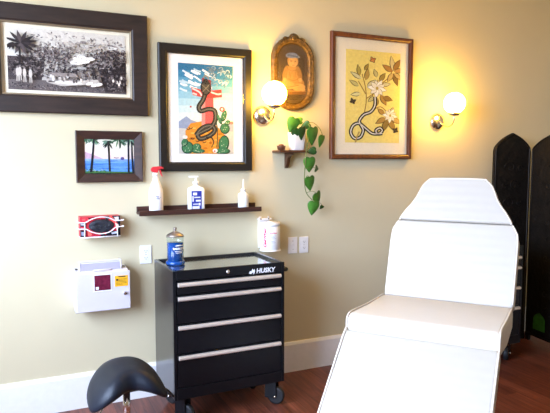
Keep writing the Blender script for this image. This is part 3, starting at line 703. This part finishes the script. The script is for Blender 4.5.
# ------------------------------------------------------------------ sharps container
t = thing('sharps_container', 'white wall-mounted sharps container with dark red window and yellow label', 'sharps container', (.468, D, .61))
b = MB()
b.prism([(-.002, .012), (-.108, .0), (-.118, .01), (-.118, .236), (-.112, .246), (-.02, .252), (-.002, .252)], -.148, .155, T=Matrix.Rotation(PI/2, 4, 'Z'))
b.build('cabinet', M['sharps'], t, .006, 3)
b = MB(); b.box(-.15, .157, -.1255, -.1185, .006, .236); b.build('front_door', M['sharps'], t, .006, 3)
b = MB(); b.box(-.056, .05, -.1275, -.1256, .122, .226); b.build('window_bezel', M['plastic_white'], t, .001)
b = MB(); b.box(-.049, .043, -.1289, -.1276, .13, .22); b.build('window', M['smoke_red'], t, .001)
b = MB(); b.box(-.042, -.026, -.1294, -.129, .136, .152); b.build('window_mark', M['white_ink'], t)
b = MB(); b.box(.068, .144, -.1266, -.1256, .144, .208); y_ = b.build('warning_label', M['yellow_label'], t)
b = MB(); b.box(.088, .13, -.1271, -.1267, .199, .205)
for z in (.186, .178, .170, .162, .154): b.box(.074, .136-(.02 if z < .16 else 0), -.1271, -.1267, z, z+.002)
b.box(.076, .086, -.1271, -.1267, .178, .19)
b.build('label_print', M['dark_slot'], y_)
b = MB(); b.lathe([(.012, 0), (.012, .006), (.009, .009), (0, .009)], T=Matrix.Translation((.127, -.1256, .1))@Matrix.Rotation(PI/2, 4, 'X'), seg=20); b.box(.118, .128, -.141, -.135, .098, .112); b.build('lock', M['chrome'], t)
for z in (.025, .045, .19, .21):
    b = MB(); b.box(-.162, -.151, -.115, -.1, z-.008, z+.006); b.build('hinge', M['sharps'], t, .002)
b = MB(); b.box(-.124, .104, -.108, -.10, .246, .302, T=Matrix.Translation((0, 0, 0))); b.box(-.13, -.122, -.112, -.06, .246, .30); b.box(.103, .111, -.112, -.06, .246, .304); b.box(-.13, .111, -.112, -.098, .2985, .306); b.build('chute_frame', M['flap_white'], t, .002)
b = MB(); b.box(-.121, .102, -.1115, -.1085, .25, .29); b.build('chute_flap', M['flap'], t)
b = MB(); b.tube([(-.05, -.116, .247), (-.045, -.124, .25), (.045, -.124, .251), (.05, -.116, .248)], .004, 8); b.build('flap_handle', M['flap_white'], t)
for x in (-.142, .128):
    b = MB(); b.box(x-.007, x+.007, -.08, -.06, .2525, .258); b.build('latch', M['black_knob'], t, .001)

# ------------------------------------------------------------------ wipes canister on wall bracket
CX, CY = 1.566, D-.083
t = thing('canister_bracket', 'white wall bracket holding the wipes canister', 'bracket', (CX, D, .905))
b = MB(); b.box(-.055, .03, -.009, -.001, .0, .2); b.build('back_plate', M['plastic_white'], t, .002)
b = MB(); b.lathe([(.0, -.008), (.072, -.008), (.072, -.003), (.0, -.003)], (0, CY-D, 0), 32); b.box(-.03, .03, -.05, -.008, -.008, -.003); b.build('cup_ring', M['plastic_white'], t)
b = MB(); b.box(-.06, .035, -.03, -.006, .194, .204); b.tube([(-.052, -.01, .2), (-.052, -.02, .212), (-.04, -.03, .213)], .004); b.tube([(.02, -.01, .2), (.02, -.02, .212), (.008, -.03, .213)], .004); b.build('top_clip', M['plastic_white'], t)
for x in (-.045, .012):
    b = MB(); b.lathe([(.004, 0), (.004, .002), (0, .002)], T=Matrix.Translation((x, -.031, .2))@Matrix.Rotation(PI/2, 4, 'X'), seg=10); b.build('screw', M['black_knob'], t)
t = thing('wipes_canister', 'white round wipes canister with pink lettering on the wall', 'canister', (CX, CY, .905))
b = MB(); b.lathe([(.06, -.002), (.0665, .003), (.0665, .155), (.064, .158), (.0, .158)], seg=40); b.build('tub', M['plastic_white'], t)
b = MB(); b.lathe([(.0668, .1582), (.0668, .176), (.064, .182), (.02, .184), (.018, .188), (.0, .188)], seg=40); b.build('lid', M['plastic_white'], t)
def text_mesh(txt, size, bold=0., shear=0., align='CENTER'):
    cu = bpy.data.curves.new('txt', 'FONT'); cu.body = txt; cu.size = size; cu.offset = bold; cu.shear = shear; cu.align_x = align; cu.align_y = 'CENTER'; cu.resolution_u = 3
    o = bpy.data.objects.new('txt', cu); C.objects.link(o)
    dg = bpy.context.evaluated_depsgraph_get(); dg.update()
    me = bpy.data.meshes.new_from_object(o.evaluated_get(dg)); bpy.data.objects.remove(o); bpy.data.curves.remove(cu)
    return me
def text_obj(name, txt, size, m, parent, fn, bold=0., shear=0.):
    me = text_mesh(txt, size, bold, shear)
    bm = bmesh.new(); bm.from_mesh(me); bmesh.ops.triangulate(bm, faces=bm.faces)
    for v in bm.verts: v.co = fn(v.co.x, v.co.y)
    bm.to_mesh(me); bm.free(); me.materials.clear(); me.materials.append(m); me.name = name
    o = bpy.data.objects.new(name, me); C.objects.link(o); o.parent = parent; return o
def wrap(r, a0, z0, vert=False):
    def fn(x, y):
        if vert: x, y = -y, x
        a = a0+x/r; return Vector((r*math.sin(a), -r*math.cos(a), z0+y))
    return fn
text_obj('lettering', 'CaviWipes', .029, M['pink_ink'], t, wrap(.0672, -.95, .083, True), .0019, .15)
text_obj('title', 'CaviWipes', .013, M['pink_ink'], t, wrap(.0672, -.12, .115), .0004)
b = MB()
for z, a0, a1 in ((.095, -.4, .2), (.086, -.4, .1), (.077, -.4, .2), (.06, -.35, .05), (.05, -.35, .15)):
    n = 6; b.rings([[Vector((.0671*math.sin(a0+(a1-a0)*i/n), -.0671*math.cos(a0+(a1-a0)*i/n), zz)) for i in range(n+1)] for zz in (z, z+.0022)], cap=False, closed=False)
b.build('small_print', M['grey_ink'], t)

# ------------------------------------------------------------------ tool chests
def caster(root, x, y, zb, yaw, r=.054):
    T = Matrix.Translation((x, y, 0))@Matrix.Rotation(yaw, 4, 'Z')
    b = MB(); b.box(-.035, .035, -.035, .035, zb-.006, zb-.0005, T=T); b.box(-.004+.026, .002+.026, -.045, .028, r-.012, zb-.007, T=T); b.box(-.028, -.022, -.045, .028, r-.012, zb-.007, T=T); b.box(-.026, .026, -.03, .03, zb-.014, zb-.007, T=T)
    k = b.build('caster', M['black_paint'], root, .002)
    R = T@Matrix.Translation((0, -.036, r))@Matrix.Rotation(PI/2, 4, 'Y')
    b = MB(); b.lathe([(r-.014, -.016), (r-.004, -.016), (r, -.011), (r, .011), (r-.004, .016), (r-.014, .016)], T=R, seg=32); b.build('tyre', M['rubber'], k)
    b = MB(); b.lathe([(0, -.013), (r-.0145, -.013), (r-.0145, .013), (0, .013)], T=R, seg=24); b.build('wheel_hub', M['hub'], k)
    b = MB(); b.lathe([(0, -.034), (.007, -.034), (.007, .034), (0, .034)], T=R, seg=12); b.build('axle_bolt', M['chrome'], k)
def chest(name, label, cat, loc, W, Dp, zt, zb, hz, drawer_bottom, logo=None, rz=0., yaws=(.6, .8, .4, -.3)):
    t = thing(name, label, cat, loc, rz)
    hw = W/2
    # body: open-topped shell, front face recessed for the drawers; local y=0 front, +y back
    b = MB()
    b.box(-hw, -hw+.02, .012, Dp, zb, zt-.001); b.box(hw-.02, hw, .012, Dp, zb, zt-.001); b.box(-hw+.021, hw-.021, Dp-.02, Dp, zb, zt-.001)
    b.box(-hw+.021, hw-.021, .03, Dp-.021, zb, zb+.02)
    b.build('body', M['black_side'], t, .003)
    b = MB(); b.box(-hw, -hw+.018, -.002, .0115, zb, zt); b.box(hw-.018, hw, -.002, .0115, zb, zt); b.box(-hw+.0185, hw-.0185, -.002, .0115, zb, drawer_bottom-.004); b.build('front_frame', M['black_paint'], t, .002)
    b = MB(); b.box(-hw+.0185, hw-.0185, -.003, .0115, hz[0]+.024, zt); b.build('top_fascia', M['black_paint'], t, .004)
    b = MB(); b.box(-hw+.021, hw-.021, .012, Dp-.021, zt-.022, zt-.016); b.build('top_liner', M['liner'], t)
    ends = [z-.014 for z in hz[1:]]
    for i, z in enumerate(hz):
        z1 = z+.018; z0 = (hz[i+1]+.024) if i+1 < len(hz) else drawer_bottom
        b = MB(); b.box(-hw+.022, hw-.022, 0, .28, z0, z1)
        d = b.build('drawer', M['black_paint'], t, .002)
        b = MB(); prof = [(-.0005, z-.011), (-.012, z-.012), (-.019, z-.006), (-.019, z+.004), (-.014, z+.009), (-.0005, z+.012)]
        b.rings([[Vector((x, y, zz)) for y, zz in prof] for x in (-hw+.026, hw-.026)], smooth=False); b.build('handle', M['alu'], d, .002)
    b = MB(); b.lathe([(.011, 0), (.011, .005), (.007, .007), (0, .007)], T=Matrix.Translation((-.02, -.003, (hz[0]+.024+zt)/2))@Matrix.Rotation(PI/2, 4, 'X'), seg=20); b.build('lock', M['chrome'], t)
    # side push bar
    b = MB(); b.tube(cat_rom([(hw+.0005, .04, zt-.055), (hw+.028, .04, zt-.055), (hw+.036, .06, zt-.055), (hw+.036, Dp/2, zt-.055), (hw+.036, Dp-.06, zt-.055), (hw+.028, Dp-.04, zt-.055), (hw+.0005, Dp-.04, zt-.055)], 5), .012, 10); b.build('side_handle', M['rubber'], t)
    for (x, y), a in zip(((-hw+.06, .07), (hw-.06, .07), (-hw+.06, Dp-.07), (hw-.06, Dp-.07)), yaws): caster(t, x, y, zb, a)
    if logo:
        zc = .851
        text_obj('brand_lettering', logo, .038, M['white_ink'], t, lambda x, y: Vector((x*1.0+.217, -.0036, zc+y)), .0016, .12)
        b = MB()
        for p in ([(.110, .842), (.117, .855), (.131, .853), (.137, .845), (.127, .841), (.123, .836)], [(.127, .856), (.133, .868), (.140, .859), (.147, .866), (.149, .853), (.145, .838), (.138, .831), (.138, .846)]):
            b.prism(p, -.0042, -.0035)
        b.build('dog_head_emblem', M['white_ink'], t)
    return t
CHX, CHY = 1.132, 3.055
chest('tool_chest', 'black rolling four-drawer tool chest with silver drawer pulls, in full view by wall', 'tool chest', (CHX, CHY, 0), .686, .43, .892, .154, [.812, .732, .567, .395], .222, 'HUSKY', rz=math.radians(.6))
chest('tool_cabinet', 'black rolling drawer cabinet mostly hidden behind the white treatment chair', 'tool cabinet', (3.12, 3.03, 0), .62, .38, .872, .135, [.785, .708, .556, .405], .20, None, yaws=(.6, -.9, .4, -.3))

# disinfectant jar on the chest
t = thing('disinfectant_jar', 'glass jar of blue liquid with metal lid on the tool chest', 'jar', (.880, 3.335, .8772))
b = MB(); b.lathe([(.052, 0), (.057, .003), (.058, .014), (.054, .022), (.051, .024), (.0, .024)], seg=36); b.build('base', M['liquid'], t)
b = MB(); b.lathe([(.0, .0245), (.047, .0245), (.0475, .03), (.0475, .132), (.0, .132)], seg=36); b.build('liquid', M['liquid'], t)
b = MB(); b.lathe([(.049, .0246), (.0505, .03), (.0505, .162), (.052, .166), (.050, .168), (.049, .164), (.049, .03)], seg=36); b.build('glass', M['jar_glass'], t)
b = MB(); b.lathe([(.053, .169), (.053, .174), (.044, .184), (.02, .196), (.008, .2), (.007, .206), (.011, .212), (.011, .222), (.0, .225)], seg=32); b.build('lid', M['jar_lid'], t)
def band(r, a0, a1, z0, z1, n=8):
    b = MB(); b.rings([[Vector((r*math.sin(a0+(a1-a0)*i/n), -r*math.cos(a0+(a1-a0)*i/n), zz)) for i in range(n+1)] for zz in (z0, z1)], cap=False, closed=False); b.build('label_rule', M['white_ink'], t)
band(.0509, -.25, .75, .116, .12); band(.0509, -.3, .8, .083, .086); band(.0509, -.2, .6, .074, .077); band(.0509, -.1, .5, .12, .123)
text_obj('label_lettering', 'BARBICIDE', .016, M['white_ink'], t, wrap(.0509, .24, .1), .0008)

# ------------------------------------------------------------------ saddle stool
t = thing('saddle_stool', 'black saddle-shaped rolling stool seat on a chrome post', 'stool', (.432, 2.50, 0), math.radians(4))
SEAT = .592
def sad(x, y):     # top surface, x across, y front(-) to back(+)
    v = (y+.15)/.30
    return SEAT+.022*v-.066*(1+.85*(1-v))*min(1.4, abs(x)/.172)**2.3
b = MB(); N = 56
def plan(a, r):
    c, s = math.cos(a), math.sin(a)
    x = .172*r*math.copysign(abs(c)**.9, c); y = .15*r*math.copysign(abs(s)**.75, s)
    x *= 1.0-.06*(y/.15)                       # wider toward the near edge
    if y < 0: y += .055*r*math.exp(-((x/.06)**2))*min(1, -y/.1)   # notch at the near edge
    return x, y
rings = []
for r, dz in ((.04, 0), (.2, 0), (.4, 0), (.58, -.012), (.72, -.06), (.83, -.15), (.91, -.28), (.97, -.44), (.99, -.6), (.975, -.76), (.92, -.89), (.82, -.97), (.65, -1.), (.3, -1.), (.04, -1.)):
    rg = []
    for i in range(N):
        x, y = plan(2*PI*i/N, r); rg.append(Vector((x, y, sad(x, y)+dz*(.088-.012*abs(x)/.18))))
    rings.append(rg)
b.rings(rings, True, True); b.build('seat', M['vinyl_black'], t, smooth=True)
b = MB(); b.box(-.07, .07, -.05, .09, SEAT-.096, SEAT-.076); b.lathe([(.02, SEAT-.115), (.028, SEAT-.0965), (0, SEAT-.096)], (0, 0.01, 0), 20); b.build('seat_plate', M['rubber'], t)
b = MB(); b.lathe([(0, .345), (.016, .345), (.016, SEAT-.116), (0, SEAT-.116)], (0, .01, 0), 20); b.build('piston', M['chrome'], t)
b = MB(); b.lathe([(0, .1), (.027, .1), (.027, .335), (.02, .344), (.0165, .344)], (0, .01, 0), 24); b.build('gas_lift', M['rubber'], t)
b = MB(); b.tube(cat_rom([(.05, 0.02, SEAT-.09), (.12, .0, SEAT-.12), (.17, -.02, SEAT-.125), (.205, -.03, SEAT-.165)], 4), .005, 8); b.build('lever', M['rubber'], t)
b = MB(); b.tube(cat_rom([(-.05, 0.0, SEAT-.09), (-.10, -.03, SEAT-.14), (-.135, -.05, SEAT-.175), (-.14, -.085, SEAT-.195)], 4), .004, 8); b.build('lever', M['chrome'], t)
b = MB(); b.lathe([(0, .075), (.045, .075), (.04, .0995), (0, .0995)], (0, .01, 0), 20)
for k in range(5):
    T = Matrix.Translation((0, .01, 0))@Matrix.Rotation(2*PI*k/5+.3, 4, 'Z'); b.box(.04, .28, -.016, .016, .07, .094, T=T)
b.build('star_base', M['chrome'], t, .004)
for k in range(5):
    a = 2*PI*k/5+.3; x, y = .265*math.cos(a), .01+.265*math.sin(a)
    b = MB(); R = Matrix.Translation((x, y, .027))@Matrix.Rotation(a+.7, 4, 'Z')@Matrix.Rotation(PI/2, 4, 'Y')
    b.lathe([(0, -.018), (.022, -.018), (.027, -.012), (.027, .012), (.022, .018), (0, .018)], T=R, seg=20); b.lathe([(0, .0545), (.008, .0545), (.008, .0695), (0, .0695)], (x, y, 0), 10); b.build('caster', M['rubber'], t)

# ------------------------------------------------------------------ treatment chair
BR = math.radians(-52)
t = thing('treatment_chair', 'large white padded treatment chair with raised back and lowered leg rest', 'treatment chair', (1.715, 2.0, 0), BR)
def slab(outline, T, thick, m, name, bevel=.03, seg=4, parent=t, puff=0.):
    """outline in (x, v); local normal +y is the padded face; T places (x, depth, v)"""
    b = MB(); b.prism([(x, v) for x, v in outline], -thick, 0)
    o = b.build(name, m, parent, bevel, seg)
    o.matrix_local = T
    return o
def sect(y, z, ang):   # local frame: x across, z along the section, -y out of the padded face
    return Matrix.Translation((0, y, z))@Matrix.Rotation(math.radians(ang), 4, 'X')
HW = .314
# seat: direction +y (toward head), face up
SA = math.degrees(math.atan2(.812-.842, .576))
seatT = Matrix.Translation((0, -.288, .842))@Matrix.Rotation(math.radians(SA), 4, 'X')
b = MB()
prof = [(.0, -.05), (.004, -.022), (.018, -.006), (.045, .0), (.3, -.006), (.53, .0), (.556, -.01), (.565, -.04), (.555, -.105), (.3, -.13), (.05, -.105), (.01, -.085)]
b.rings([[Vector((x*.0+xx, y, z-dz)) for y, z in prof] for xx, dz in ((-HW, 0), (HW, 0))], smooth=False)
seat = b.build('seat', M['vinyl_white'], t, .018, 4); seat.matrix_local = seatT
for sx in (-1, 1):
    b = MB(); b.tube(cat_rom([(sx*(HW-.004), y, z) for y, z in ((.01, -.085), (.004, -.03), (.03, -.004), (.1, .0), (.3, -.006), (.54, -.0))], 5), .0045, 8); b.build('piping', M['piping'], seat)
# backrest
ANG = 67.
a_ = math.radians(ANG)
backT = Matrix.Translation((0, .285, .80))@Matrix.Rotation(math.radians(ANG-90), 4, 'X')
crease = .418
ol = [(-HW, 0.), (HW, 0.), (HW+.002, .15), (HW+.004, .338), (HW-.008, .386), (HW-.026, crease), (-HW+.026, crease), (-HW+.008, .386), (-HW-.004, .338), (-HW-.002, .15)]
def cushion(name, outline, T, thick, m, bevel, parent=t):
    b = MB(); b.prism(outline, 0, thick); o = b.build(name, m, parent, bevel, 5); o.matrix_local = T; return o
back = cushion('backrest', ol, backT, .085, M['pleat_back'], .014)
half = [(HW-.028, crease+.002), (HW-.036, .442), (HW-.06, .482), (HW-.085, .516), (HW-.105, .552), (HW-.12, .592), (HW-.135, .624), (HW-.158, .648), (HW-.19, .66)]
hol = half+[(-x, v) for x, v in reversed(half)]
head = cushion('headrest', hol, backT@Matrix.Translation((0, -.004, 0)), .085, M['pleat_back'], .014)
for sx in (-1, 1):
    b = MB(); b.tube(cat_rom([(sx*(x-.006), .004, v) for x, v in ((HW, .02), (HW+.002, .15), (HW+.004, .338), (HW-.008, .386), (HW-.024, crease-.004))], 4), .0045, 8); b.build('piping', M['piping'], back)
b = MB(); b.tube(cat_rom([(x-.006 if x > 0 else x+.006, .004, v-.004) for x, v in hol], 3), .0045, 8); b.build('piping', M['piping'], head)
# leg rest
LA = 41.
legT = Matrix.Translation((0, -.281, .79))@Matrix.Rotation(math.radians(LA-180), 4, 'X')
legT = Matrix.Translation((0, -.292, .788))@Matrix.Rotation(math.radians(LA), 4, 'X')   # local -y runs down the leg rest, z is its face
b = MB()
prof = [(0, -.03), (-.012, -.006), (-.04, .0), (-.3, .003), (-.62, .0), (-.645, -.012), (-.65, -.05), (-.64, -.085), (-.03, -.085), (0, -.06)]
b.rings([[Vector((xx, y, z)) for y, z in prof] for xx in (-HW, HW)], smooth=False)
leg = b.build('leg_rest', M['pleat'], t, .016, 4); leg.matrix_local = legT
for sx in (-1, 1):
    b = MB(); b.tube(cat_rom([(sx*(HW-.003), y, z) for y, z in ((-.005, -.02), (-.03, -.001), (-.3, .001), (-.62, -.002), (-.645, -.02))], 5), .0045, 8); b.build('piping', M['piping'], leg)
# underframe, column, foot plate
b = MB(); b.box(-.2, .2, -.24, .24, .655, .69); b.box(-.17, -.14, .2, .30, .66, .78); b.box(.14, .17, .2, .30, .66, .78); b.box(-.17, -.14, -.3, -.2, .66, .72); b.box(.14, .17, -.3, -.2, .66, .72); b.build('underframe', M['bed_base'], t, .004)
b = MB(); b.box(-.09, .09, -.1, .1, .06, .4); b.box(-.075, .075, -.085, .085, .401, .654); b.build('lift_column', M['bed_base'], t, .006)
b = MB(); b.box(-.22, .22, -.32, .32, .0, .059); b.build('base_plate', M['bed_base'], t, .01)

# ------------------------------------------------------------------ folding screen
t = thing('folding_screen', 'black carved folding screen with pointed arch tops in right corner', 'folding screen', (3.86, 3.38, 0))
def arch(w, z0, zs, zt, n=12):
    pts = [(0, z0), (w, z0), (w, zs)]
    for i in range(1, n+1):
        u = i/n; pts.append((w/2+(w/2)*(1-u**1.7), zs+(zt-zs)*(.75*u+.25*(2*u-u*u))))
    pts[-1] = (w/2, zt)
    return pts+[(w-x, z) for x, z in reversed(pts[3:-1])]+[(0, zs)]
def panel(p0, p1, inset=False):
    p0 = Vector(p0); p1 = Vector(p1); d = p1-p0; w_ = d.length; ang = math.atan2(d.y, d.x)
    T = Matrix.Translation((p0.x-3.86, p0.y-3.38, 0))@Matrix.Rotation(ang, 4, 'Z')
    o = arch(w_, .05, 1.565, 1.722)
    b = MB(); b.prism(o, -.012, .012, T=T); q = b.build('panel', M['screen'], t, .002)
    b = MB()
    for sy in (-.0135, .0135):
        r = .011
        b.tube([T@Vector((min(max(x, r+.004), w_-r-.004), sy, max(.064, z-.012))) for x, z in o+o[:1]], r*.6, 6)
    b.build('rim', M['screen_rim'], q)
    b = MB(); b.box(.0, .04, -.012, .012, 0, .0495, T=T); b.box(w_-.04, w_, -.012, .012, 0, .0495, T=T); b.build('foot', M['screen_rim'], q)
    # carved vines: raised scrolls on the front
    for k in range(9):
        b = MB()
        zc = .28+k*.145; s = 1 if k % 2 else -1
        b.tube([T@Vector((w_/2+s*(.02+.055*(1-i/14)*math.cos(i*.55)), -.0135, zc+.055*(1-i/14)*math.sin(i*.55))) for i in range(14)], .0045, 6, r1=.002)
        b.tube([T@Vector((w_/2-s*.07+.02*math.cos(i), -.0135, zc+.02*math.sin(i))) for i in range(7)], .0035, 6)
        b.build('carved_scroll', M['screen_rim'], q)
    if inset:
        b = MB(); a = arch(.13, .115, .2, .26, 8); b.prism(a, -.0165, -.0125, T=T@Matrix.Translation((.095, 0, 0))); b.build('arched_inset', M['green'], q)['label'] = 'dark green arched patch near the floor'
    return q
panel((3.56, 3.475), (3.887, 3.40))
panel((3.90, 3.385), (3.815, 2.84), True)
for z in (.3, .85, 1.4):
    b = MB(); b.lathe([(0, z-.03), (.005, z-.03), (.005, z+.03), (0, z+.03)], (.034, .0265, 0), 10); b.build('hinge', M['black_knob'], t)

# ------------------------------------------------------------------ daylight, camera, view
wd = bpy.data.worlds.new('World'); bpy.context.scene.world = wd; wd.use_nodes = True
nt = wd.node_tree; bg = nt.nodes['Background']
tc = nt.nodes.new('ShaderNodeTexCoord'); sp = nt.nodes.new('ShaderNodeSeparateXYZ'); r = nt.nodes.new('ShaderNodeValToRGB')
nt.links.new(tc.outputs['Generated'], sp.inputs[0]); mp = nt.nodes.new('ShaderNodeMapRange'); mp.inputs['From Min'].default_value = -1; nt.links.new(sp.outputs['Z'], mp.inputs['Value'])
nt.links.new(mp.outputs[0], r.inputs['Fac']); nt.links.new(r.outputs['Color'], bg.inputs['Color'])
r.color_ramp.elements[0].position = .44; r.color_ramp.elements[0].color = (.30, .31, .31, 1)
r.color_ramp.elements[1].position = .54; r.color_ramp.elements[1].color = (.80, 1.0, 1.42, 1)
bg.inputs['Strength'].default_value = 10.
def portal(name, loc, rot, sx, sy):
    l = bpy.data.lights.new(name, 'AREA'); l.shape = 'RECTANGLE'; l.size = sx; l.size_y = sy; l.cycles.is_portal = True
    o = bpy.data.objects.new(name, l); C.objects.link(o); o.location = loc; o.rotation_euler = rot
portal('window_portal', (X0-.11, (WY0+WY1)/2, (WZ0+WZ1)/2), (0, -PI/2, 0), WZ1-WZ0, WY1-WY0)

cam = bpy.data.cameras.new('Camera'); co = bpy.data.objects.new('Camera', cam); C.objects.link(co)
cam.sensor_fit = 'HORIZONTAL'; cam.sensor_width = 36; cam.lens = 570/550*36; cam.clip_start = .05
co.location = (0, 0, CAM_H); co.rotation_euler = (math.radians(90-4.74), 0, math.radians(-24.8))
S = bpy.context.scene; S.camera = co
S.view_settings.view_transform = 'Standard'; S.view_settings.look = 'None'; S.view_settings.exposure = 1.1; S.view_settings.gamma = 1; S.view_settings.use_curve_mapping = False
S.cycles.use_denoising = True; S.cycles.max_bounces = 10; S.cycles.diffuse_bounces = 6; S.cycles.transparent_max_bounces = 12; S.cycles.sample_clamp_indirect = 6
